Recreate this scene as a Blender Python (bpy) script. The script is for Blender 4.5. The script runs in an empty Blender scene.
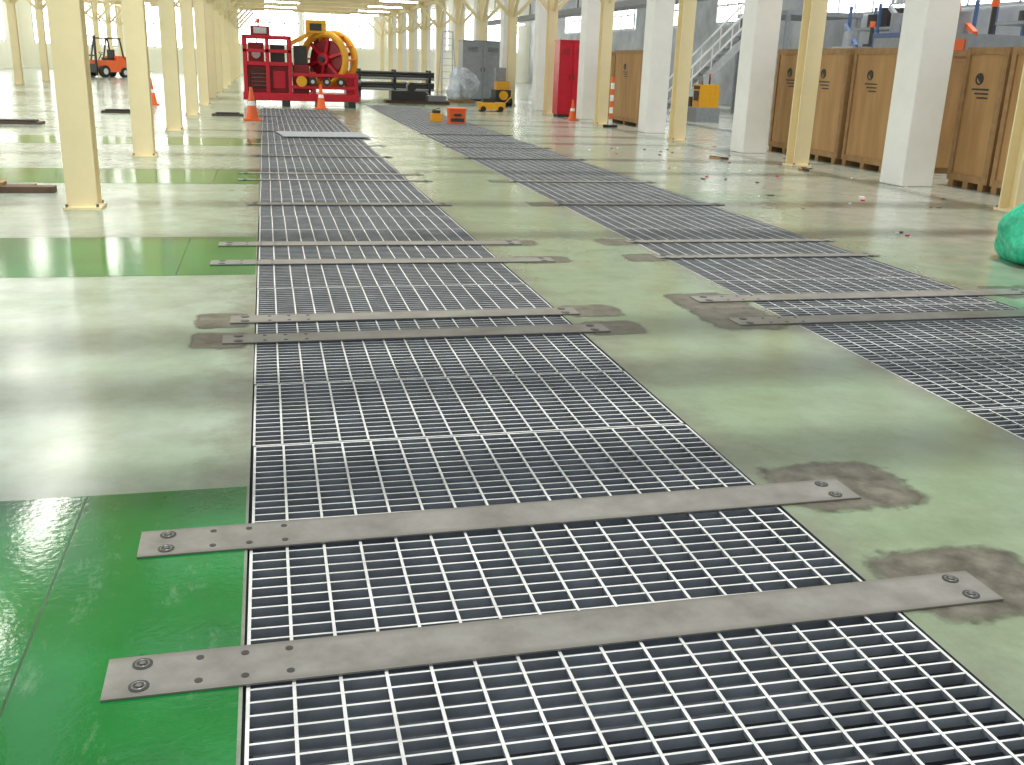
import bpy, bmesh, math, random
from mathutils import Vector, Matrix, Euler
random.seed(4)
sc = bpy.context.scene
sc.view_settings.view_transform = 'Standard'
sc.view_settings.look = 'None'
sc.view_settings.exposure = 0.2

# ------------------------------------------------------------ materials
def new_mat(name):
    m = bpy.data.materials.new(name); m.use_nodes = True
    nt = m.node_tree
    return m, nt, nt.nodes['Principled BSDF']

def mat(name, col, rough=0.5, metal=0.0, var=0.12, scale=6.0, bump=0.0, emit=0.0, spec=0.5, stretch=None):
    m, nt, p = new_mat(name)
    tc = nt.nodes.new('ShaderNodeTexCoord')
    n = nt.nodes.new('ShaderNodeTexNoise'); n.inputs['Scale'].default_value = scale
    n.inputs['Detail'].default_value = 6; n.inputs['Roughness'].default_value=.62
    mp = nt.nodes.new('ShaderNodeMapping')
    if stretch: mp.inputs['Scale'].default_value = stretch
    nt.links.new(tc.outputs['Object'], mp.inputs[0]); nt.links.new(mp.outputs[0], n.inputs['Vector'])
    r = nt.nodes.new('ShaderNodeValToRGB')
    r.color_ramp.elements[0].position = 0.3; r.color_ramp.elements[1].position = 0.7
    r.color_ramp.elements[0].color = (*[c*(1-var) for c in col], 1)
    r.color_ramp.elements[1].color = (*[min(1, c*(1+var)) for c in col], 1)
    nt.links.new(n.outputs['Fac'], r.inputs['Fac'])
    nt.links.new(r.outputs['Color'], p.inputs['Base Color'])
    p.inputs['Roughness'].default_value = rough
    p.inputs['Metallic'].default_value = metal
    p.inputs['Specular IOR Level'].default_value = spec
    if emit > 0:
        nt.links.new(r.outputs['Color'], p.inputs['Emission Color'])
        p.inputs['Emission Strength'].default_value = emit
    if bump > 0:
        b = nt.nodes.new('ShaderNodeBump'); b.inputs['Strength'].default_value = bump
        b.inputs['Distance'].default_value = 0.01
        nt.links.new(n.outputs['Fac'], b.inputs['Height'])
        nt.links.new(b.outputs['Normal'], p.inputs['Normal'])
    return m

def floor_material():
    m, nt, p = new_mat('worn_painted_concrete')
    L = nt.links.new
    def N(t): return nt.nodes.new(t)
    tc = N('ShaderNodeTexCoord')
    sep = N('ShaderNodeSeparateXYZ'); L(tc.outputs['Object'], sep.inputs[0])
    big = N('ShaderNodeTexNoise'); big.inputs['Scale'].default_value = 0.45; big.inputs['Detail'].default_value = 6
    big.inputs['Roughness'].default_value = 0.6
    L(tc.outputs['Object'], big.inputs['Vector'])
    add = N('ShaderNodeMath'); add.operation = 'MULTIPLY_ADD'
    L(big.outputs['Fac'], add.inputs[0]); add.inputs[1].default_value = 2.0; L(sep.outputs['X'], add.inputs[2])
    mr = N('ShaderNodeMapRange'); mr.inputs['From Min'].default_value = -10; mr.inputs['From Max'].default_value = 14
    L(add.outputs[0], mr.inputs['Value'])
    ramp = N('ShaderNodeValToRGB'); cr = ramp.color_ramp
    def pos(x): return (x+1+10)/24
    cr.elements[0].position = pos(-6); cr.elements[0].color = (.37,.42,.40,1)
    cr.elements[1].position = pos(12); cr.elements[1].color = (.39,.405,.385,1)
    for x, c in ((-0.6,(.295,.36,.315,1)),(1.2,(.21,.28,.19,1)),(3.2,(.205,.272,.18,1)),(5.2,(.235,.29,.21,1)),(7.2,(.34,.365,.33,1))):
        e = cr.elements.new(pos(x)); e.color = c
    L(mr.outputs[0], ramp.inputs['Fac'])
    n2 = N('ShaderNodeTexNoise'); n2.inputs['Scale'].default_value = .9; n2.inputs['Detail'].default_value = 9
    n2.inputs['Roughness'].default_value = 0.66
    mp = N('ShaderNodeMapping'); mp.inputs['Scale'].default_value = (.6, 1.1, 1); mp.inputs['Location'].default_value = (3,7,0)
    L(tc.outputs['Object'], mp.inputs[0]); L(mp.outputs[0], n2.inputs['Vector'])
    r2 = N('ShaderNodeValToRGB'); r2.color_ramp.elements[0].position = .42; r2.color_ramp.elements[1].position = .75
    L(n2.outputs['Fac'], r2.inputs['Fac'])
    mix = N('ShaderNodeMixRGB')
    sc_ = N('ShaderNodeMath'); sc_.operation='MULTIPLY'; sc_.inputs[1].default_value=.65
    L(r2.outputs['Color'], sc_.inputs[0]); L(sc_.outputs[0], mix.inputs['Fac'])
    L(ramp.outputs['Color'], mix.inputs['Color1']); mix.inputs['Color2'].default_value = (.125,.24,.13,1)
    n3 = N('ShaderNodeTexNoise'); n3.inputs['Scale'].default_value = 3; n3.inputs['Detail'].default_value = 10
    n3.inputs['Roughness'].default_value = .7
    L(tc.outputs['Object'], n3.inputs['Vector'])
    r3 = N('ShaderNodeValToRGB'); r3.color_ramp.elements[0].position=.3; r3.color_ramp.elements[1].position=.6
    r3.color_ramp.elements[0].color=(.76,.74,.69,1); r3.color_ramp.elements[1].color=(1.03,1.03,1.03,1)
    L(n3.outputs['Fac'], r3.inputs['Fac'])
    mul = N('ShaderNodeMixRGB'); mul.blend_type='MULTIPLY'; mul.inputs['Fac'].default_value = 1
    L(mix.outputs[0], mul.inputs['Color1']); L(r3.outputs[0], mul.inputs['Color2'])
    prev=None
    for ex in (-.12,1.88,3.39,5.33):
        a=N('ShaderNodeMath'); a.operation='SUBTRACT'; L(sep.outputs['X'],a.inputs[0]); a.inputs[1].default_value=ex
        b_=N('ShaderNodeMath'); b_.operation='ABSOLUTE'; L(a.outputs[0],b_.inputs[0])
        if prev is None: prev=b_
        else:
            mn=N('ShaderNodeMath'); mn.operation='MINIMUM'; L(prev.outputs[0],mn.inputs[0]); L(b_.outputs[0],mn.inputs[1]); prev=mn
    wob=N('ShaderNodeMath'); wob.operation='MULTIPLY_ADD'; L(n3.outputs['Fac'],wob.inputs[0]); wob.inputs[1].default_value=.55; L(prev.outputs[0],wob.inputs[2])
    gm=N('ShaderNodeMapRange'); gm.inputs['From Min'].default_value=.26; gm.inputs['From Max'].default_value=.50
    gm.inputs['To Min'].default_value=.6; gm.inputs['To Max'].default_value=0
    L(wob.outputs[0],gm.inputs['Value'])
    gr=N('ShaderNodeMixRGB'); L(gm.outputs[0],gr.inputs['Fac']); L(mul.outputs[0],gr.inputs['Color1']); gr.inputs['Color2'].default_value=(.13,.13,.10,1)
    L(gr.outputs[0], p.inputs['Base Color'])
    rr = N('ShaderNodeMapRange'); rr.inputs['To Min'].default_value=.06; rr.inputs['To Max'].default_value=.36
    L(n2.outputs['Fac'], rr.inputs['Value']); L(rr.outputs[0], p.inputs['Roughness'])
    p.inputs['Specular IOR Level'].default_value=.75
    b = N('ShaderNodeBump'); b.inputs['Strength'].default_value=.07; b.inputs['Distance'].default_value=.01
    L(n3.outputs['Fac'], b.inputs['Height']); L(b.outputs[0], p.inputs['Normal'])
    return m

def stain_material():
    m, nt, p = new_mat('damp_cement_stain')
    L = nt.links.new
    def N(t): return nt.nodes.new(t)
    tc = N('ShaderNodeTexCoord')
    n = N('ShaderNodeTexNoise'); n.inputs['Scale'].default_value=9; n.inputs['Detail'].default_value=9; n.inputs['Roughness'].default_value=.65
    geo = N('ShaderNodeNewGeometry'); L(geo.outputs['Position'], n.inputs['Vector'])
    r = N('ShaderNodeValToRGB'); r.color_ramp.elements[0].position=.35; r.color_ramp.elements[1].position=.68
    r.color_ramp.elements[0].color=(.055,.052,.038,1); r.color_ramp.elements[1].color=(.19,.18,.15,1)
    L(n.outputs['Fac'], r.inputs['Fac']); L(r.outputs[0], p.inputs['Base Color'])
    sub = N('ShaderNodeVectorMath'); sub.operation='MULTIPLY_ADD'; sub.inputs[1].default_value=(2,2,0); sub.inputs[2].default_value=(-1,-1,0)
    L(tc.outputs['Generated'], sub.inputs[0])
    sx = N('ShaderNodeSeparateXYZ'); L(sub.outputs[0], sx.inputs[0])
    pw=[]
    for ax_ in ('X','Y'):
        a=N('ShaderNodeMath'); a.operation='ABSOLUTE'; L(sx.outputs[ax_],a.inputs[0])
        q_=N('ShaderNodeMath'); q_.operation='POWER'; L(a.outputs[0],q_.inputs[0]); q_.inputs[1].default_value=5; pw.append(q_)
    s_=N('ShaderNodeMath'); s_.operation='ADD'; L(pw[0].outputs[0],s_.inputs[0]); L(pw[1].outputs[0],s_.inputs[1])
    ln=N('ShaderNodeMath'); ln.operation='POWER'; L(s_.outputs[0],ln.inputs[0]); ln.inputs[1].default_value=.2
    ma = N('ShaderNodeMath'); ma.operation='MULTIPLY_ADD'; ma.inputs[1].default_value=.6; L(n.outputs['Fac'], ma.inputs[0]); L(ln.outputs[0], ma.inputs[2])
    mr = N('ShaderNodeMapRange'); mr.inputs['From Min'].default_value=1.02; mr.inputs['From Max'].default_value=1.2
    mr.inputs['To Min'].default_value=.9; mr.inputs['To Max'].default_value=0
    L(ma.outputs[0], mr.inputs['Value']); L(mr.outputs[0], p.inputs['Alpha'])
    p.inputs['Roughness'].default_value=.35
    return m

def plate_material():
    m, nt, p = new_mat('cover_plate_grimy_steel')
    L = nt.links.new
    def N(t): return nt.nodes.new(t)
    tc=N('ShaderNodeTexCoord'); geo=N('ShaderNodeNewGeometry')
    n=N('ShaderNodeTexNoise'); n.inputs['Scale'].default_value=4.5; n.inputs['Detail'].default_value=9; n.inputs['Roughness'].default_value=.65
    L(geo.outputs['Position'],n.inputs['Vector'])
    r=N('ShaderNodeValToRGB'); r.color_ramp.elements[0].position=.32; r.color_ramp.elements[1].position=.68
    r.color_ramp.elements[0].color=(.15,.145,.135,1); r.color_ramp.elements[1].color=(.27,.268,.26,1)
    L(n.outputs['Fac'],r.inputs['Fac'])
    sx=N('ShaderNodeSeparateXYZ'); L(tc.outputs['Object'],sx.inputs[0])
    a=N('ShaderNodeMath'); a.operation='ABSOLUTE'; L(sx.outputs['Y'],a.inputs[0])
    w_=N('ShaderNodeMath'); w_.operation='MULTIPLY_ADD'; L(n.outputs['Fac'],w_.inputs[0]); w_.inputs[1].default_value=.06; L(a.outputs[0],w_.inputs[2])
    mr=N('ShaderNodeMapRange'); mr.inputs['From Min'].default_value=.10; mr.inputs['From Max'].default_value=.13; mr.inputs['To Max'].default_value=.55
    L(w_.outputs[0],mr.inputs['Value'])
    mx=N('ShaderNodeMixRGB'); L(mr.outputs[0],mx.inputs['Fac']); L(r.outputs[0],mx.inputs['Color1']); mx.inputs['Color2'].default_value=(.10,.092,.078,1)
    L(mx.outputs[0],p.inputs['Base Color']); p.inputs['Roughness'].default_value=.33; p.inputs['Metallic'].default_value=.15
    return m

def paint_material():
    m, nt, p = new_mat('fresh_green_epoxy')
    L = nt.links.new
    def N(t): return nt.nodes.new(t)
    tc = N('ShaderNodeTexCoord'); geo=N('ShaderNodeNewGeometry')
    n = N('ShaderNodeTexNoise'); n.inputs['Scale'].default_value=2.2; n.inputs['Detail'].default_value=8
    L(geo.outputs['Position'], n.inputs['Vector'])
    r = N('ShaderNodeValToRGB')
    r.color_ramp.elements[0].position=.35; r.color_ramp.elements[1].position=.7
    r.color_ramp.elements[0].color=(.003,.12,.021,1); r.color_ramp.elements[1].color=(.006,.175,.034,1)
    L(n.outputs['Fac'], r.inputs['Fac'])
    # dusty whitish scuffs
    mp=N('ShaderNodeMapping'); mp.inputs['Scale'].default_value=(2.2,.9,1); mp.inputs['Rotation'].default_value=(0,0,.5); L(geo.outputs['Position'],mp.inputs[0])
    n4=N('ShaderNodeTexNoise'); n4.inputs['Scale'].default_value=3.5; n4.inputs['Detail'].default_value=12; n4.inputs['Roughness'].default_value=.8; L(mp.outputs[0],n4.inputs['Vector'])
    r4=N('ShaderNodeMapRange'); r4.inputs['From Min'].default_value=.56; r4.inputs['From Max'].default_value=.74; r4.inputs['To Max'].default_value=.4; L(n4.outputs['Fac'],r4.inputs['Value'])
    mx=N('ShaderNodeMixRGB'); L(r4.outputs[0],mx.inputs['Fac']); L(r.outputs[0],mx.inputs['Color1']); mx.inputs['Color2'].default_value=(.24,.38,.28,1)
    L(mx.outputs[0], p.inputs['Base Color'])
    rr=N('ShaderNodeMapRange'); rr.inputs['To Min'].default_value=.1; rr.inputs['To Max'].default_value=.3; L(r4.outputs[0],rr.inputs['Value']); L(rr.outputs[0],p.inputs['Roughness'])
    p.inputs['Specular IOR Level'].default_value=.5
    n2 = N('ShaderNodeTexNoise'); n2.inputs['Scale'].default_value=34; n2.inputs['Detail'].default_value=3
    L(geo.outputs['Position'], n2.inputs['Vector'])
    b = N('ShaderNodeBump'); b.inputs['Strength'].default_value=.16; b.inputs['Distance'].default_value=.004
    L(n2.outputs['Fac'], b.inputs['Height']); L(b.outputs[0], p.inputs['Normal'])
    return m

def wood_material():
    m, nt, p = new_mat('plywood')
    L = nt.links.new
    tc = nt.nodes.new('ShaderNodeTexCoord')
    mp = nt.nodes.new('ShaderNodeMapping'); mp.inputs['Scale'].default_value=(5,5,.7)
    L(tc.outputs['Object'], mp.inputs[0])
    n = nt.nodes.new('ShaderNodeTexNoise'); n.inputs['Scale'].default_value=1.2; n.inputs['Detail'].default_value=6
    n.inputs['Distortion'].default_value=.4
    L(mp.outputs[0], n.inputs['Vector'])
    r = nt.nodes.new('ShaderNodeValToRGB')
    r.color_ramp.elements[0].position=.25; r.color_ramp.elements[1].position=.78
    r.color_ramp.elements[0].color=(.35,.19,.07,1); r.color_ramp.elements[1].color=(.50,.30,.125,1)
    L(n.outputs['Fac'], r.inputs['Fac']); L(r.outputs[0], p.inputs['Base Color'])
    p.inputs['Roughness'].default_value=.65
    return m

M = {
 'floor': floor_material(), 'paint': paint_material(), 'ply': wood_material(), 'stain': stain_material(), 'plate': plate_material(),
 'batten': mat('batten_timber',(.34,.20,.085),.7,var=.2),
 'cream': mat('cream_steel_paint',(.90,.77,.48),.4,var=.04,scale=2),
 'white': mat('white_plaster',(.88,.88,.86),.6,var=.04,scale=2),
 'wall': mat('wall_paint',(.90,.88,.76),.8,var=.05,scale=.5),
 'wallr': mat('wall_grey',(.46,.48,.52),.8,var=.3,scale=.6),
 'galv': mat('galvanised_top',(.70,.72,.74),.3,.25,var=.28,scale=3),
 'galvd': mat('galvanised_side_grime_shade',(.20,.23,.265),.5,.2,var=.3,scale=5),  # side colour darkened for grime and for the shade between bars
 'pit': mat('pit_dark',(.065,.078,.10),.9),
 'joint': mat('joint_filler_dark_green',(.004,.06,.015),.4),
 'dark': mat('dark_steel',(.035,.035,.035),.5),
 'rust': mat('rusty_brown',(.10,.06,.04),.7,var=.3),
 'bolt': mat('bolt_steel',(.2,.2,.2),.35,.7),
 'red': mat('red_enamel',(.57,.010,.03),.35,var=.1),
 'dred': mat('dark_red_enamel',(.26,.010,.018),.4,var=.1),
 'yellow': mat('yellow_enamel',(.82,.40,.02),.35,var=.08),
 'orange': mat('orange_plastic',(.82,.14,.03),.45,var=.05),
 'rub': mat('black_rubber',(.02,.02,.02),.8),
 'grey': mat('grey_enamel',(.28,.30,.33),.5),
 'lgrey': mat('light_grey',(.55,.57,.60),.5),
 'blue': mat('blue_enamel',(.07,.13,.28),.4),
 'green': mat('green_net_plastic',(.02,.48,.28),.4,var=.4,scale=16,bump=.8),
 'dgreen': mat('dark_green',(.04,.16,.10),.5),
 'wrap': mat('plastic_wrap',(.62,.68,.78),.2,var=.3,scale=5,bump=.6),
 'win': mat('window_daylight',(.97,1,.94),.3,emit=3.4,var=.02),
 'lamp': mat('lamp_diffuser',(1,.97,.88),.3,emit=14,var=.0),
 'roof': mat('roof_sheet',(.78,.77,.70),.7),
 'seat': mat('seat_vinyl',(.03,.03,.035),.5),
}

# ------------------------------------------------------------ mesh builder
class MB:
    def __init__(s): s.v=[]; s.f=[]; s.m=[]; s.names=[]; s.smooth=[]
    def mi(s,k):
        if k not in s.names: s.names.append(k)
        return s.names.index(k)
    def add(s, vs, fs, k, sm=False):
        o=len(s.v); s.v+= [tuple(v) for v in vs]
        i=s.mi(k)
        for f in fs: s.f.append([o+q for q in f]); s.m.append(i); s.smooth.append(sm)
    def box(s, c, d, k, rot=None, top=None):
        hx,hy,hz=d[0]/2,d[1]/2,d[2]/2
        vs=[Vector((x*hx,y*hy,z*hz)) for z in(-1,1) for y in(-1,1) for x in(-1,1)]
        if rot: 
            R=Euler(rot).to_matrix(); vs=[R@v for v in vs]
        vs=[v+Vector(c) for v in vs]
        fs=[(0,2,3,1),(0,1,5,4),(2,6,7,3),(0,4,6,2),(1,3,7,5)]
        s.add(vs, fs+([(4,5,7,6)] if not top else []), k)
        if top: s.add(vs,[(4,5,7,6)],top)
        return s
    def bb(s, a, b, k, **kw):
        return s.box([(a[i]+b[i])/2 for i in range(3)],[abs(b[i]-a[i]) for i in range(3)],k,**kw)
    def cyl(s, p0, p1, r, k, n=16, r2=None):
        p0=Vector(p0); p1=Vector(p1); r2=r if r2 is None else r2
        d=(p1-p0).normalized(); u=d.orthogonal().normalized(); w=d.cross(u)
        vs=[]
        for p,rr in((p0,r),(p1,r2)):
            for i in range(n):
                a=2*math.pi*i/n; vs.append(p+(u*math.cos(a)+w*math.sin(a))*rr)
        s.add(vs,[(i,(i+1)%n,n+(i+1)%n,n+i) for i in range(n)],k,True)
        s.add(vs[:n],[tuple(range(n))[::-1]],k); s.add(vs[n:],[tuple(range(n))],k)
        return s
    def beam(s, p0, p1, w, h, k):
        p0=Vector(p0); p1=Vector(p1); d=(p1-p0).normalized()
        up=Vector((0,0,1)) if abs(d.z)<.95 else Vector((0,1,0))
        u=d.cross(up).normalized(); n=u.cross(d).normalized()
        vs=[p+u*a*w/2+n*b*h/2 for p in(p0,p1) for a,b in((-1,-1),(1,-1),(1,1),(-1,1))]
        s.add(vs,[(0,3,2,1),(4,5,6,7),(0,1,5,4),(1,2,6,5),(2,3,7,6),(3,0,4,7)],k); return s
    def ring(s, c, axis, R, r, k, n=40, m=10, flat=1.0):
        c=Vector(c); d=Vector(axis).normalized(); u=d.orthogonal().normalized(); w=d.cross(u)
        vs=[]
        for i in range(n):
            a=2*math.pi*i/n; rd=u*math.cos(a)+w*math.sin(a)
            for j in range(m):
                b=2*math.pi*j/m; vs.append(c+rd*(R+r*math.cos(b))+d*(r*flat*math.sin(b)))
        s.add(vs,[(i*m+j,((i+1)%n)*m+j,((i+1)%n)*m+(j+1)%m,i*m+(j+1)%m) for i in range(n) for j in range(m)],k,True); return s
    def blob(s, c, r, k, n=24, m=16, amp=.15, seed=0, flatb=True, sm=True):
        rnd=random.Random(seed); ph=[(rnd.uniform(1,5),rnd.uniform(0,6),rnd.uniform(1,5),rnd.uniform(0,6)) for _ in range(7)]
        vs=[]
        for j in range(m+1):
            t=math.pi*j/m
            for i in range(n):
                a=2*math.pi*i/n
                q=1+amp*sum(math.sin(round(p[0])*a+p[1])*math.sin(p[2]*t+p[3]) for p in ph)/2.2*math.sin(t)
                z=math.cos(t)*r[2]*q
                if flatb and z<-r[2]*.7: z=-r[2]*.7
                vs.append((c[0]+r[0]*q*math.sin(t)*math.cos(a),c[1]+r[1]*q*math.sin(t)*math.sin(a),c[2]+z))
        s.add(vs,[(j*n+i,(j+1)*n+i,(j+1)*n+(i+1)%n,j*n+(i+1)%n) for j in range(m) for i in range(n)],k,sm); return s
    def make(s, name, loc=(0,0,0), rz=0, bevel=0):
        me=bpy.data.meshes.new(name); me.from_pydata(s.v,[],s.f)
        for k in s.names: me.materials.append(M[k])
        for p,i,sm in zip(me.polygons,s.m,s.smooth): p.material_index=i; p.use_smooth=sm
        me.update()
        o=bpy.data.objects.new(name,me); sc.collection.objects.link(o)
        o.location=loc; o.rotation_euler=(0,0,rz)
        if bevel:
            b=o.modifiers.new('bevel','BEVEL'); b.width=bevel; b.segments=2; b.limit_method='ANGLE'
        return o

def copy(o,name,loc,rz=0):
    c=bpy.data.objects.new(name,o.data); sc.collection.objects.link(c)
    c.location=loc; c.rotation_euler=(0,0,rz)
    for m in o.modifiers:
        n=c.modifiers.new(m.name,m.type)
        if m.type=='BEVEL': n.width=m.width; n.segments=m.segments; n.limit_method=m.limit_method
    return c

# ------------------------------------------------------------ floor with trenches
X0,X1,Y0,Y1=-18,22,-3,88
T1=(-.12,1.88,-3,33.0); T2=(3.39,5.33,-3,37.0)
f=MB()
def q(x0,x1,y0,y1,z=0): f.add([(x0,y0,z),(x1,y0,z),(x1,y1,z),(x0,y1,z)],[(0,1,2,3)],'floor')
q(X0,T1[0],Y0,Y1); q(T1[1],T2[0],Y0,Y1); q(T2[1],X1,Y0,Y1); q(T1[0],T1[1],T1[3],Y1); q(T2[0],T2[1],T2[3],Y1)
for T in (T1,T2):
    a,b,c,d=T; z=-.5
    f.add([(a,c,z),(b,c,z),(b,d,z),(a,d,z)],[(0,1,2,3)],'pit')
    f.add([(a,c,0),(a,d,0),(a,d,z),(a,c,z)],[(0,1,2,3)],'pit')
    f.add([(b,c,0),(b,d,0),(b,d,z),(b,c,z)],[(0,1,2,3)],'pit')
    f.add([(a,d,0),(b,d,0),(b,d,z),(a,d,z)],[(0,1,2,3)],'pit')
f.make('floor')

PX,PY=.125,.058
rg=random.Random(2)
def grating(x0,x1,y0,y1):
    g=MB(); w=x1-x0; l=y1-y0; zt=-.004
    for (a,b) in (((0,0),(w,.01)),((0,l-.01),(w,l)),((0,0),(.01,l)),((w-.01,0),(w,l))):
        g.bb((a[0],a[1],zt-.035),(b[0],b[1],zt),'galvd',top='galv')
    n=max(1,round(l/PY)); 
    for i in range(1,n):
        y=l*i/n
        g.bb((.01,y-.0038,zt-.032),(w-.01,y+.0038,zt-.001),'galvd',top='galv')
    m=round(w/PX)
    for i in range(1,m):
        x=w*i/m
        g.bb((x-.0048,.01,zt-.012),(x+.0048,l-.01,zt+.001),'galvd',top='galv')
    o=g.make('floor_grating',(x0+rg.uniform(-.004,.004),y0,0)); o.rotation_euler=(rg.uniform(-.002,.002),rg.uniform(-.001,.001),0)
plates=[]
for k in range(0,6):
    b=2.48+5.72*k
    for dy in (0,.79,3.39,3.85): plates.append(b+dy)
plates=[p for p in plates if p<32]
PW=.19
def panels(T):
    ys=[-1.2]+[p for p in plates]+[T[3]]
    for a,b in zip(ys[:-1],ys[1:]):
        n=max(1,round((b-a)/.95))
        for i in range(n):
            grating(T[0]+.008,T[1]-.008,a+(b-a)*i/n+.005,a+(b-a)*(i+1)/n-.005)
panels(T1); panels(T2)

def plate(xl,yl,xr,yr,w=PW,th=.007):
    L=math.hypot(xr-xl,yr-yl); a=math.atan2(yr-yl,xr-xl)
    g=MB(); g.bb((0,-w/2,0),(L,w/2,th),'plate')
    for ex in (.09,L-.09):
        for sy in (-.052,.052):
            g.cyl((ex,sy,th),(ex,sy,th+.002),.027,'dark',20)
            g.ring((ex,sy,th+.002),(0,0,1),.017,.003,'bolt',20,8)
            g.cyl((ex,sy,th),(ex,sy,th+.005),.009,'bolt',6)
    for ex in (.24,.36,.48):
        for sy in (-.055,.055):
            g.cyl((ex,sy,th),(ex,sy,th+.0015),.011,'dark',14)
    g.make('trench_cover_plate',(xl,yl,.002),a,bevel=.002)
def stain(cx,cy,sx,sy,seed,x0=None,x1=None):
    g=MB(); sx*=1.45; sy*=1.45
    a=max(-sx,(x0-cx) if x0 is not None else -9); b=min(sx,(x1-cx) if x1 is not None else 9)
    g.add([(a,-sy,0),(b,-sy,0),(b,sy,0),(a,sy,0)],[(0,1,2,3)],'stain')
    g.make('cement_stain',(cx,cy,.0006*(1+seed%3)))
special={0:(-.475,2.46,2.25,2.50),1:(-.475,3.25,2.23,3.30),2:(-.30,5.86,2.06,5.89),3:(-.27,6.33,2.0,6.35),4:(-.48,8.2,2.34,8.17),5:(-.45,9.04,2.25,9.0)}
for i,p in enumerate(plates):
    if i>5 and i%2==1 and i!=9: continue
    s=special.get(i,(-.4,p,2.2,p)); 
    if i>5 and (i%4)>1: s=(-.25,p,2.05,p)
    plate(*s,w=PW if i<8 else .13)
    if i<2: stain(2.20,s[3]+.045,.25,.19,i,x0=1.885)
    elif i<4: stain(2.08,s[3]+.01,.19,.14,i,x0=1.885)
    elif i<6: stain(s[2]-.08,s[3]+.02,.2,.13,i,x0=1.885)
    if 2<=i<4: stain(-.30,s[1],.15,.15,i+30,x1=-.125)
    if i in(2,3):
        t=(2.98,5.95+(.66 if i==3 else 0),5.85,5.98+(.66 if i==3 else 0))
        plate(*t); stain(3.12,t[1]+(.1 if i==2 else -.08),.26,.24,i+60,x1=3.385); stain(5.75,t[3],.22,.18,i+70,x0=5.335)
    elif i in(4,5,6,8,10,12,14):
        plate(3.3,p+.03,5.5,p+.03,w=.12)
        if i<9: stain(3.2,p+.03,.15,.14,i+60,x1=3.385)
for k in range(0,4):
    y0,y1=(1.6,3.70) if k==0 else (2.02+5.72*k,3.72+5.72*k)
    g=MB(); g.bb((0,0,0),(8.6,y1-y0,.0015),'paint')
    g.bb((8.018,0,.0015),(8.026,y1-y0,.0018),'joint'); g.bb((3.9,0,.0015),(3.91,y1-y0,.0018),'joint')
    g.make('green_paint_patch',(-8.73,y0,0))
# ------------------------------------------------------------ columns
def hcol(H=5.0,w=.30,braces=True):
    g=MB()
    g.bb((-w/2,-w/2,.03),(w/2,-w/2+.022,H),'cream'); g.bb((-w/2,w/2-.022,.03),(w/2,w/2,H),'cream')
    g.bb((-.011,-w/2+.02,.03),(.011,w/2-.02,H),'cream')
    g.bb((-w*.62,-w*.62,.001),(w*.62,w*.62,.03),'cream')
    for sx in(-1,1):
        for sy in(-1,1): g.cyl((sx*w*.5+sx*.0,sy*w*.56,.03),(sx*w*.5,sy*w*.56,.06),.015,'bolt',8)
    if braces:
        for d in((1,0),(-1,0),(0,1),(0,-1)):
            g.beam((d[0]*.12,d[1]*.12,3.3),(d[0]*1.25,d[1]*1.25,4.45),.12,.12,'cream')
    return g
first=None; LY=[11.3+5.72*k for k in range(-2,13)]
for y in LY:
    if y<3: continue
    if first is None: first=hcol(4.6).make('steel_column',(-1.89,y,0))
    else: copy(first,'steel_column',(-1.89,y,0))
for k in range(0,14): copy(first,'steel_column',(9.3,11.05+5.7*k,0))
for k in range(0,14): copy(first,'steel_column',(-10.3,8.6+5.72*k,0))
g=MB(); g.bb((-.27,-.3,0),(.27,.3,5.0),'white')
w0=g.make('concrete_pillar',(9.61,13.9,0),bevel=.02)
for k in range(1,13): copy(w0,'concrete_pillar',(9.68,13.9+5.6*k,0))
def ibeam(p0,p1,h=.4,w=.26):
    g=MB(); up=Vector((0,0,1))
    for z in(-h/2,h/2): g.beam(Vector(p0)+up*z,Vector(p1)+up*z,w,.03,'cream')
    g.beam(p0,p1,.03,h,'cream'); return g
for x in(-10.3,-1.89,9.3): ibeam((x,-2,4.8),(x,84,4.8)).make('ceiling_beam')
for y in LY:
    ibeam((-18,y,4.8),(9.6,y,4.8),.38,.5).make('ceiling_beam')
    ibeam((-1.8,y-2.2,4.9),(9.2,y-2.2,4.9),.25,.45).make('ceiling_beam')  # in-between beams added overhead to cast soft dark bands on the floor
for y in (4.6,): ibeam((-18,y,4.8),(9.6,y,4.8),.38,.5).make('ceiling_beam')  # extra unseen beam, added to throw one more dark band

# ------------------------------------------------------------ shell
g=MB(); g.bb((-18,87,0),(22,87.3,8),'wall'); g.make('wall_back')
g=MB(); g.bb((-18.3,-3,0),(-18,87,8),'wall'); g.make('wall_left')
g=MB(); g.bb((22,-3,0),(22.3,87,8),'wallr'); g.make('wall_right')
wi=0
def window(x,y,z,w,h,rz=0):
    global wi; wi+=1
    g=MB(); g.bb((-w/2,-.03,-h/2),(w/2,.03,h/2),'win')
    nn=max(4,round(w/1.2))
    for j in range(nn+1): g.bb((-w/2+w*j/nn-.04,-.08,-h/2),(-w/2+w*j/nn+.04,.0,h/2),'lgrey')
    for j in range(3): g.bb((-w/2,-.08,-h/2+h*j/2-.04),(w/2,0,-h/2+h*j/2+.04),'lgrey')
    g.make('window_%d'%wi,(x,y,z),rz)
for x,z,w,h in [(-14,3.6,6,3.6),(-6.5,3.6,6,3.6),(0,4.0,5.6,3.4),(6,4.0,5.6,3.4),(12.5,4.0,5,3.2),(18.5,4.0,5,3.2)]: window(x,86.95,z,w,h)
for y in range(6,86,9): window(-17.95,y,3.7,7.5,3.6,math.pi/2)
for y in range(10,86,9): window(21.95,y,4.6,6.0,1.6,-math.pi/2)
g=MB()
for k in range(7): g.bb((-18,37+7.2*k,7.2),(22,41.2+7.2*k,7.3),'roof')
g.make('ceiling')
g=MB(); g.bb((-.9,-.16,0),(.9,.16,.05),'lgrey'); g.bb((-.86,-.13,-.05),(.86,.13,0),'lamp')
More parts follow.
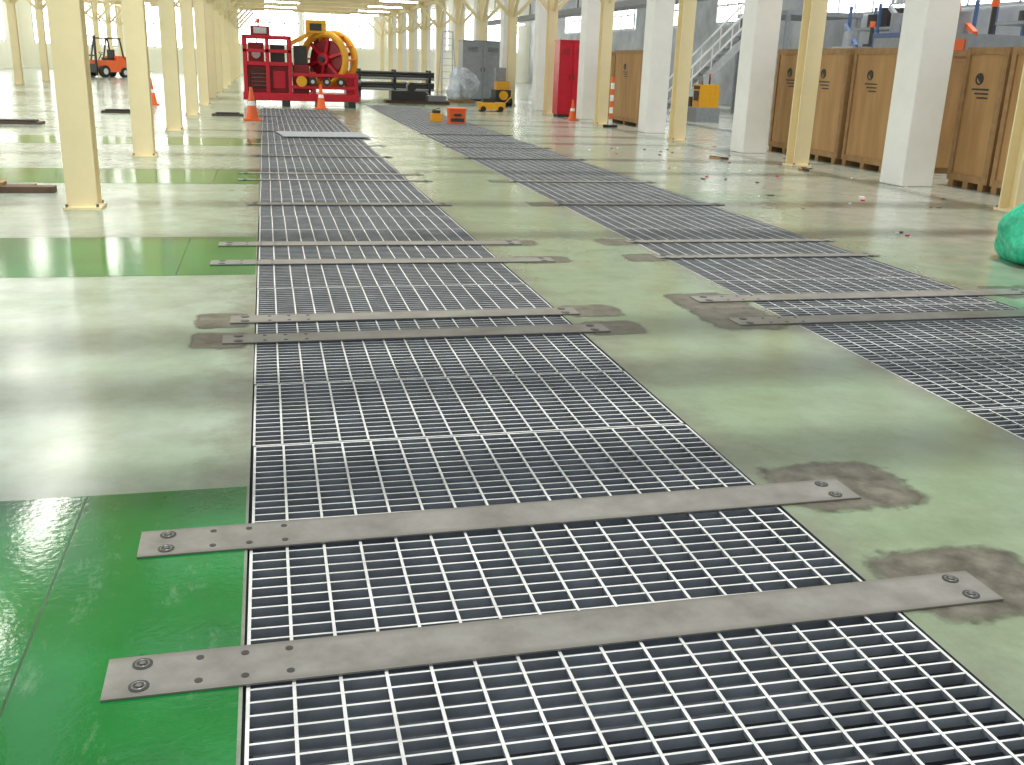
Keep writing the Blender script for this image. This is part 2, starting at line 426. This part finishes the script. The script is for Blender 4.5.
g.cyl((-.5,0,.05),(-.5,0,.33),.01,'lgrey',6); g.cyl((.5,0,.05),(.5,0,.33),.01,'lgrey',6)
lf=g.make('hanging_light_panel',(3.7,41,4.15))  # this panel and the far rows are added to brighten the hall end
for k in range(7):
    for x in (1.0,6.2):
        if k: copy(lf,'hanging_light_panel',(x,38.2+5.72*k,4.15))
for k in range(13):
    for x in(-4.6,-6.6): copy(lf,'hanging_light_panel',(x,8.5+5.72*k,4.2),math.pi/2)  # rows added so the glossy green paint reflects bright streaks
for y in(7.4,9.4,12.8,14.8): copy(lf,'hanging_light_panel',(-3.0,y,4.2),math.pi/2)  # closer panels added to put whitish reflections on the nearest patch
for k in range(3):
    copy(lf,'hanging_light_panel',(13.5,13+6*k,3.6),math.pi/2); copy(lf,'hanging_light_panel',(17.4,14+6*k,3.5),math.pi/2)
for y in(44,50,56): copy(lf,'hanging_light_panel',(13.5,y,3.6),math.pi/2)

# ------------------------------------------------------------ red cable machine
g=MB()
g.bb((-1.85,-.9,.18),(1.85,.9,.42),'red')
for x in(-1.6,-.5,.6,1.6): g.bb((x-.12,-.95,0),(x+.12,.95,.2),'dark')
g.bb((-1.75,-.6,.42),(-.35,.8,1.25),'dred'); g.bb((-1.8,-.8,1.25),(-.25,.8,1.37),'red')
g.bb((-1.62,-.66,.55),(-1.0,-.60,1.1),'dark'); g.bb((-.9,-.66,.55),(-.5,-.60,1.1),'red')
for i in range(4): g.bb((-1.58,-.70,.62+.12*i),(-1.04,-.65,.65+.12*i),'red')
for x in(-1.75,-1.05,-.35): g.bb((x-.06,-.85,.4),(x+.06,-.71,2.12),'red'); g.bb((x-.06,.65,.4),(x+.06,.79,2.12),'red')
for x in(.4,1.75): g.bb((x-.06,-.85,.4),(x+.06,-.71,1.1),'red'); g.bb((x-.06,.65,.4),(x+.06,.79,1.5),'red')
for z in(1.7,2.12): 
    g.bb((-1.81,-.85,z-.05),(-.29,-.71,z+.05),'red'); g.bb((-1.81,.65,z-.05),(-.29,.79,z+.05),'red')
for x in(-1.75,-.35): g.bb((x-.05,-.75,2.07),(x+.05,.7,2.17),'red')
g.bb((-1.65,-.4,1.37),(-1.15,.5,1.95),'dred'); g.bb((-.95,-.5,1.37),(-.5,.4,1.9),'dark')
g.cyl((-1.4,-.42,1.6),(-1.4,-.5,1.6),.14,'lgrey'); g.bb((-1.55,-.5,2.17),(-.95,.5,2.45),'dred'); g.bb((-1.45,-.53,2.22),(-1.05,-.5,2.4),'lgrey')
for z in(.62,1.0): g.bb((-.3,-.88,z-.05),(1.8,-.76,z+.05),'red')
g.bb((-.25,-.6,.42),(.25,.6,1.3),'dred'); g.cyl((0,-.95,.8),(0,-.6,.8),.17,'yellow'); g.bb((-.2,-.5,1.3),(.2,.4,1.9),'dark')
for x in(.35,.8,1.25): g.cyl((x,-.95,.8),(x,-.76,.8),.13,'dark'); g.cyl((x,-.98,.8),(x,-.94,.8),.06,'lgrey')
C=Vector((.95,0,1.5)); ax=Vector((.75,1,.0)).normalized(); u=Vector((ax.y,-ax.x,0)); zz=Vector((0,0,1))
g.ring(C-ax*.28,ax,.80,.12,'yellow',48,12,.8); g.ring(C+ax*.28,ax,.80,.12,'yellow',48,12,.8)
g.cyl(C-ax*.22,C+ax*.22,.60,'dred',36); g.cyl(C-ax*.42,C-ax*.2,.2,'red',24); g.cyl(C-ax*.5,C-ax*.4,.1,'dark')
for i in range(6):
    a=i*math.pi/3+.3; d=u*math.cos(a)+zz*math.sin(a)
    for sgn in(-1,1): g.beam(C+ax*.28*sgn+d*.15,C+ax*.28*sgn+d*.78,.1,.1,'red')
for i in range(12):
    a=i*math.pi/6; d=u*math.cos(a)+zz*math.sin(a); g.beam(C-ax*.28+d*.84,C+ax*.28+d*.84,.09,.05,'orange')
g.beam((-.3,-.2,1.95),(.75,-.2,2.5),.18,.14,'yellow'); g.bb((.2,-.35,2.3),(.85,.25,2.7),'yellow'); g.bb((.32,-.38,2.38),(.7,-.34,2.6),'dark')
g.beam((.3,.2,.5),(.6,.3,2.4),.16,.12,'dred'); g.beam((1.75,.2,.5),(1.35,.3,1.6),.16,.12,'red')
g.bb((1.45,-.5,.42),(1.85,.6,.95),'red'); g.cyl((1.85,-.3,.7),(1.95,-.3,.7),.2,'dark')
g.cyl((-1.3,-.1,2.45),(-1.3,-.1,2.6),.03,'dark',8); g.cyl((-1.3,-.1,2.58),(-1.3,-.1,2.68),.06,'orange',12)
g.make('cable_winding_machine',(1.15,35.3,0),bevel=.012)

def cone(loc,s=1):
    g=MB(); g.bb((-.2,-.2,0),(.2,.2,.035),'orange')
    prof=[(0.15,.035,'orange'),(.105,.28,'orange'),(.095,.34,'white'),(.075,.44,'orange'),(.03,.75,'orange')]
    for (r,z,k),(r2,z2,_) in zip(prof[:-1],prof[1:]): g.cyl((0,0,z),(0,0,z2),r,k,20,r2)
    o=g.make('traffic_cone',loc); o.scale=(s,s,s); return o
cone((-.35,26.7,0),1.08); cone((1.7,33.4,0),1.0); cone((-3.4,33.5,0),1.05); cone((9.0,30.0,0),.8)

def crate(y0,y1,x=10.35,w=1.5,h=2.05):
    l=y1-y0; g=MB(); g.bb((0,0,.1),(w,l,h),'ply')
    for yy in(.1,l/2,l-.1): g.bb((-.02,yy-.06,0),(w+.02,yy+.06,.1),'batten')
    for yy in(.0,l-.09): g.bb((-.025,yy,.1),(0,yy+.09,h),'batten')
    for zz in(.1,h-.1): g.bb((-.02,.09,zz),(0,l-.09,zz+.1),'batten')
    g.bb((-.02,-.025,.1),(.09,0,h),'batten'); g.bb((w-.09,-.025,.1),(w,0,h),'batten'); g.bb((.09,-.025,h-.1),(w-.09,0,h),'batten')
    c=l*.6
    g.ring((-.004,c,1.6),(1,0,0),.075,.012,'dark',24,6)
    g.beam((-.004,c-.05,1.55),(-.004,c+.05,1.65),.006,.04,'dark'); g.beam((-.004,c-.08,1.56),(-.004,c,1.66),.006,.03,'dark')
    for i in range(3): g.bb((-.004,c-.24,1.44-.06*i),(0,c+.14-.07*i,1.465-.06*i),'dark')
    g.make('wooden_crate',(x,y0,0))
crate(8.0,10.9); crate(11.0,12.9); crate(13.0,13.9); crate(15.6,17.0); crate(17.1,18.5,10.3); crate(18.6,20.0,10.4); crate(27.2,29.6,10.1,.65); crate(32.5,34.2,10.4,.8)

def cabinet(name,loc,w,d,h,k,rz=0):
    g=MB(); g.bb((-w/2,-d/2,.08),(w/2,d/2,h),k); g.bb((-w/2+.04,-d/2+.04,0),(w/2-.04,d/2-.04,.08),'dark')
    for s in(-1,1):
        g.bb((s*w/4-w/4+.03,-d/2-.02,.14),(s*w/4+w/4-.03,-d/2,h-.06),k)
        g.bb((s*.07-.012,-d/2-.05,h*.5),(s*.07+.012,-d/2-.02,h*.5+.16),'dark')
        for i in range(4): g.bb((s*w/4-w*.13,-d/2-.026,h-.25-.05*i),(s*w/4+w*.13,-d/2-.02,h-.235-.05*i),'dark')
    g.bb((-w/2-.02,-d/2-.02,h),(w/2+.02,d/2+.02,h+.04),k)
    g.make(name,loc,rz,bevel=.008)
cabinet('red_tool_cabinet',(9.45,32.1,0),.85,.6,2.3,'red')
cabinet('grey_electrical_cabinet',(8.9,43.6,0),1.7,1.0,2.4,'grey')
g=MB()
for s in(-1,1):
    g.beam((s*.35,-.6,0),(s*.22,0,2.8),.05,.07,'lgrey'); g.beam((s*.35,.6,0),(s*.22,.05,2.8),.04,.05,'lgrey')
for i in range(9):
    t=(i+1)/10; g.bb((-.35+.13*t,-.6+.6*t-.05,2.8*t-.015),(.35-.13*t,-.6+.6*t+.05,2.8*t+.015),'lgrey')
g.bb((-.24,-.12,2.78),(.24,.15,2.83),'lgrey'); g.make('step_ladder',(7.9,46,0))
g=MB()
for x in(-1.5,0,1.5):
    for y in(-.4,.4): g.bb((x-.05,y-.05,0),(x+.05,y+.05,1.15),'dark')
    for z in(.25,.7): g.bb((x-.05,-.45,z-.05),(x+.05,.45,z+.05),'dark')
for z0 in(.35,.8):
    for i in range(6):
        for j in range(3): g.cyl((-1.7,-.32+.125*i,z0+.11*j),(1.7,-.32+.125*i,z0+.11*j),.055,'dark' if (i+j)%3 else 'grey',10)
g.make('pipe_rack',(5.4,45,0))
g=MB()
for i in range(5): g.bb((-1.2,-.5+.2*i,0),(1.2,-.36+.2*i,.1),'rust')
g.bb((-1.0,-.4,.1),(.3,.4,.45),'dark'); g.bb((.4,-.4,.1),(1.1,.3,.3),'grey'); g.cyl((-.2,-.3,.6),(-.2,.3,.6),.16,'dark'); g.make('steel_part_pallet',(5.6,39.5,0))
g=MB(); g.blob((0,0,.6),(.55,.45,.75),'wrap',14,9,.3,seed=5,sm=False); g.bb((-.5,-.4,0),(.5,.4,.1),'batten'); g.make('plastic_wrapped_bundle',(7.7,41.5,0))
g=MB(); g.bb((-.45,-.2,.06),(.45,.2,.3),'yellow'); g.bb((-.3,-.15,.3),(.1,.15,.42),'dark')
for x in(-.3,.3):
    for y in(-.2,.2): g.cyl((x,y-.03,.09),(x,y+.03,.09),.09,'rub')
g.beam((.45,0,.25),(.75,0,.55),.03,.03,'yellow'); g.make('yellow_hand_trolley',(7.4,34.3,0))
g=MB(); g.bb((-.22,-.2,0),(.22,.2,.36),'orange'); g.bb((-.24,-.22,.36),(.24,.22,.4),'orange'); g.bb((-.1,-.24,.2),(.1,-.2,.26),'dark')
g.bb((-.18,-.21,.05),(.18,-.2,.14),'dark'); g.make('orange_tool_box',(4.95,27.3,0),bevel=.01)
g=MB(); g.bb((-.15,-.15,0),(.15,.15,.22),'yellow'); g.bb((-.1,-.1,.22),(.1,.1,.3),'dark'); g.beam((-.1,0,.3),(.1,0,.36),.02,.02,'dark'); g.make('battery_pack',(4.5,27.9,0))
g=MB(); g.bb((-.3,-.4,.12),(.3,.4,.6),'dark'); g.bb((-.25,-.3,.6),(.25,.1,.9),'yellow'); g.bb((-.2,.1,.6),(.2,.35,1.4),'grey')
g.cyl((0,-.5,.4),(0,-.4,.4),.17,'yellow')
for x in(-.32,.32):
    for y in(-.25,.25): g.cyl((x-.05,y,.15),(x+.05,y,.15),.15,'rub')
g.make('floor_grinding_machine',(8.8,39.0,0))
g=MB()
for i in range(8): g.cyl((0,0,.05+.16*i),(0,0,.05+.16*(i+1)),.05,'orange' if i%2 else 'white',14)
g.cyl((0,0,0),(0,0,.06),.2,'rub'); g.make('striped_barrier_post',(9.2,27.0,0))

def forklift(loc,k,rz):
    g=MB(); g.bb((-.55,-1.0,.3),(.55,.75,.95),k); g.bb((-.55,-1.3,.3),(.55,-1.0,1.15),'dark'); g.bb((-.5,-1.0,.95),(.5,-.45,1.2),k)
    for x in(-.5,.5):
        g.beam((x,-.9,1.1),(x,-.7,2.15),.07,.07,'dark'); g.beam((x,.6,.9),(x,.3,2.15),.07,.07,'dark')
        for y,r in((-.85,.28),(.6,.34)): g.cyl((x-.1*(1 if x>0 else -1),y,r),(x+.14*(1 if x>0 else -1),y,r),r,'rub',20); g.cyl((x,y,r),(x+.15*(1 if x>0 else -1),y,r),r*.5,'lgrey',14)
    for i in range(6): g.bb((-.52,-.75+.2*i,2.12),(.52,-.69+.2*i,2.18),'dark')
    for x in(-.52,.52): g.bb((x-.03,-.75,2.12),(x+.03,.35,2.2),'dark')
    g.bb((-.25,-.4,.95),(.25,.05,1.1),'seat'); g.bb((-.25,-.5,1.1),(.25,-.38,1.55),'seat')
    g.beam((0,.5,.95),(0,.25,1.3),.04,.04,'dark'); g.ring((0,.22,1.32),(0,-.5,1),.17,.015,'dark',20,6)
    for x in(-.35,.35): g.bb((x-.05,.95,.1),(x+.05,1.05,2.3),'dark')
    for z in(.3,1.2,2.25): g.bb((-.35,.96,z-.04),(.35,1.04,z+.04),'dark')
    g.bb((-.45,1.05,.3),(.45,1.1,.75),'dark')
    for x in(-.28,.28): g.bb((x-.06,1.08,.06),(x+.06,2.1,.1),'dark')
    g.make('forklift',loc,rz)
forklift((-9.0,65,0),'orange',math.radians(140))

g=MB(); g.blob((0,0,.25),(.42,.5,.36),'green',40,26,.24,7); g.blob((.3,.15,.3),(.4,.35,.3),'green',30,20,.25,9); g.make('green_netting_sack',(6.93,7.75,0))
g=MB(); g.bb((-1.3,-.09,0),(.35,.09,.07),'rust'); g.bb((-1.1,.14,0),(.1,.3,.06),'rust'); g.bb((-1.2,-.02,.07),(-.2,.2,.11),'batten'); g.make('timber_boards',(-2.75,12.55,0),.02)
for loc,w in(((-3.6,29,0),1.2),((-1.0,28.6,0),.8),((-5.5,24,0),1.6)):
    g=MB(); g.bb((-w/2,-.25,0),(w/2,.25,.05),'rust'); g.bb((-w/2+.1,-.2,.05),(w/2-.1,.1,.09),'dark'); g.make('steel_plate_stack',loc)
for loc,r in(((9.0,15.9,0),1.2),((8.3,17.9,0),2.0)):
    g=MB(); g.bb((-.2,-.04,0),(.2,.04,.04),'rust'); g.bb((-.1,.05,0),(.16,.1,.03),'batten'); g.make('timber_offcut',loc,r)
rd=random.Random(11); g=MB()
for i in range(46):
    x=rd.uniform(6.2,9.9); y=rd.uniform(9,21); k=rd.choice(['rust','batten','dark','white','white','red'])
    a=rd.uniform(.02,.09); b_=rd.uniform(.01,.04); g.box((x,y,.008),(a,b_,.014),k,rot=(0,0,rd.uniform(0,3)))
g.make('scattered_debris')
g=MB(); g.bb((-.9,-.7,0),(.9,.7,.012),'grey'); g.make('steel_sheet',(1.15,22,.022),.1)

# stair
g=MB(); n=16
for s in(0,1.0):
    g.beam((0,s,0),(3.6,s,3.6),.05,.25,'lgrey')
    for z in(.55,1.0): g.beam((0,s,z),(3.6,s,3.6+z),.05,.05,'white')
    for i in range(6): g.bb((.72*i-.02,s-.02,.72*i),(.72*i+.02,s+.02,.72*i+1.0),'white')
for i in range(n): g.bb((3.6*i/n,0,3.6*i/n+.1),(3.6*i/n+.27,1.0,3.6*i/n+.14),'grey')
g.bb((3.5,-1.5,3.55),(6.5,2.5,3.7),'grey')
for x,y in((3.6,-1.4),(6.4,-1.4),(3.6,2.4),(6.4,2.4)): g.bb((x-.07,y-.07,0),(x+.07,y+.07,3.55),'grey')
g.make('steel_staircase',(14.6,36,0))
def rack(loc,cols,L=5,H=2.9):
    rnd=random.Random(int(loc[1]*7)); g=MB()
    for i in range(4):
        for x in(0,.9): g.bb((x-.04,L*i/3-.04,0),(x+.04,L*i/3+.04,H),'blue')
    for z in(.3,1.2,2.1,3.0):
        g.bb((0,0,z-.05),(.9,L,z+.03),'grey'); y=.15
        while y<L-.7:
            w=rnd.uniform(.25,.7); h=rnd.uniform(.2,.7); k=rnd.choice(cols)
            if rnd.random()<.4: g.cyl((.45,y+w/2,z+.03),(.45,y+w/2,z+.03+h),w/2.2,k,14)
            else: g.bb((.1,y,z+.03),(.8,y+w,z+.03+h),k)
            y+=w+rnd.uniform(.05,.4)
    g.make('storage_rack',loc)
CC=['white','dark','grey','lgrey','dgreen','dark','dark','yellow','red','blue','dark']
for y in(8,13.5,19,26): rack((18.5,y,0),CC,H=3.7)
def mtool(loc,k,k2,sc_=1.0):
    g=MB(); g.bb((-.8,-1.1,0),(.8,1.1,.9),'grey'); g.bb((-.6,-1.0,.9),(.7,.1,2.3),k); g.bb((-.65,.2,.9),(.3,1.0,1.5),k2)
    g.bb((-.63,-.8,1.3),(-.6,-.1,1.9),'dark'); g.bb((-.62,-.9,2.0),(-.6,0,2.2),k2); g.cyl((-.1,.55,1.5),(-.1,.55,2.2),.13,'lgrey'); g.cyl((.2,-.5,2.3),(.2,-.5,2.8),.05,'dark'); g.cyl((.2,-.5,2.8),(.2,-.5,2.95),.07,'orange')
    g.cyl((-.3,-.3,2.3),(-.3,-.3,2.7),.16,'grey'); g.cyl((-.8,.5,.5),(-.9,.5,.5),.25,'dark'); g.beam((-.5,-1.0,2.3),(.3,1.0,2.9),.08,.08,k2); o=g.make('machine_tool',loc); o.scale=(sc_,)*3
for y,k,k2,x,s_ in [(9.5,'dgreen','grey',14.2,1.05),(12.5,'grey','blue',13.6,1.05),(15.5,'lgrey','dgreen',15,1.15),(18.5,'grey','orange',13.6,1.05),(22,'blue','grey',14.5,1.1),(25.5,'grey','blue',15.4,1.0),(31,'yellow','dark',13.6,.5)]: mtool((x,y,0),k,k2,s_)
for x,z in((12.6,3.6),(16.2,4.1)):
    g=MB(); g.bb((x-.25,4,z),(x+.25,60,z+.06),'grey'); g.bb((x-.25,4,z+.06),(x-.22,60,z+.2),'grey'); g.bb((x+.22,4,z+.06),(x+.25,60,z+.2),'grey')
    for y in range(6,60,4): g.bb((x-.02,y-.02,z+.06),(x+.02,y+.02,6),'dark')
    g.make('overhead_cable_tray')

# ------------------------------------------------------------ light
w=bpy.data.worlds.new('World'); sc.world=w; w.use_nodes=True
bg=w.node_tree.nodes['Background']; bg.inputs[0].default_value=(.96,.99,1.0,1); bg.inputs[1].default_value=.78
s=bpy.data.lights.new('sun','SUN'); s.energy=2.5; s.angle=math.radians(4); s.color=(1,.97,.87)
so=bpy.data.objects.new('sun',s); sc.collection.objects.link(so); so.rotation_euler=(math.radians(4),math.radians(3),0); so.location=(0,10,20)

# ------------------------------------------------------------ camera
yc=Vector((-.248,.3285,-1)).normalized(); xc=Vector((4.257,.1705,-1)); xc=(xc-yc*xc.dot(yc)).normalized(); zc=xc.cross(yc)
R=Matrix((xc,yc,zc))
cam=bpy.data.cameras.new('camera'); co=bpy.data.objects.new('camera',cam); sc.collection.objects.link(co)
co.matrix_world=Matrix.Translation((0,0,1.6))@R.to_4x4()
cam.sensor_width=36; cam.lens=36*1000/1024; cam.clip_end=300; cam.clip_start=.05
sc.camera=co
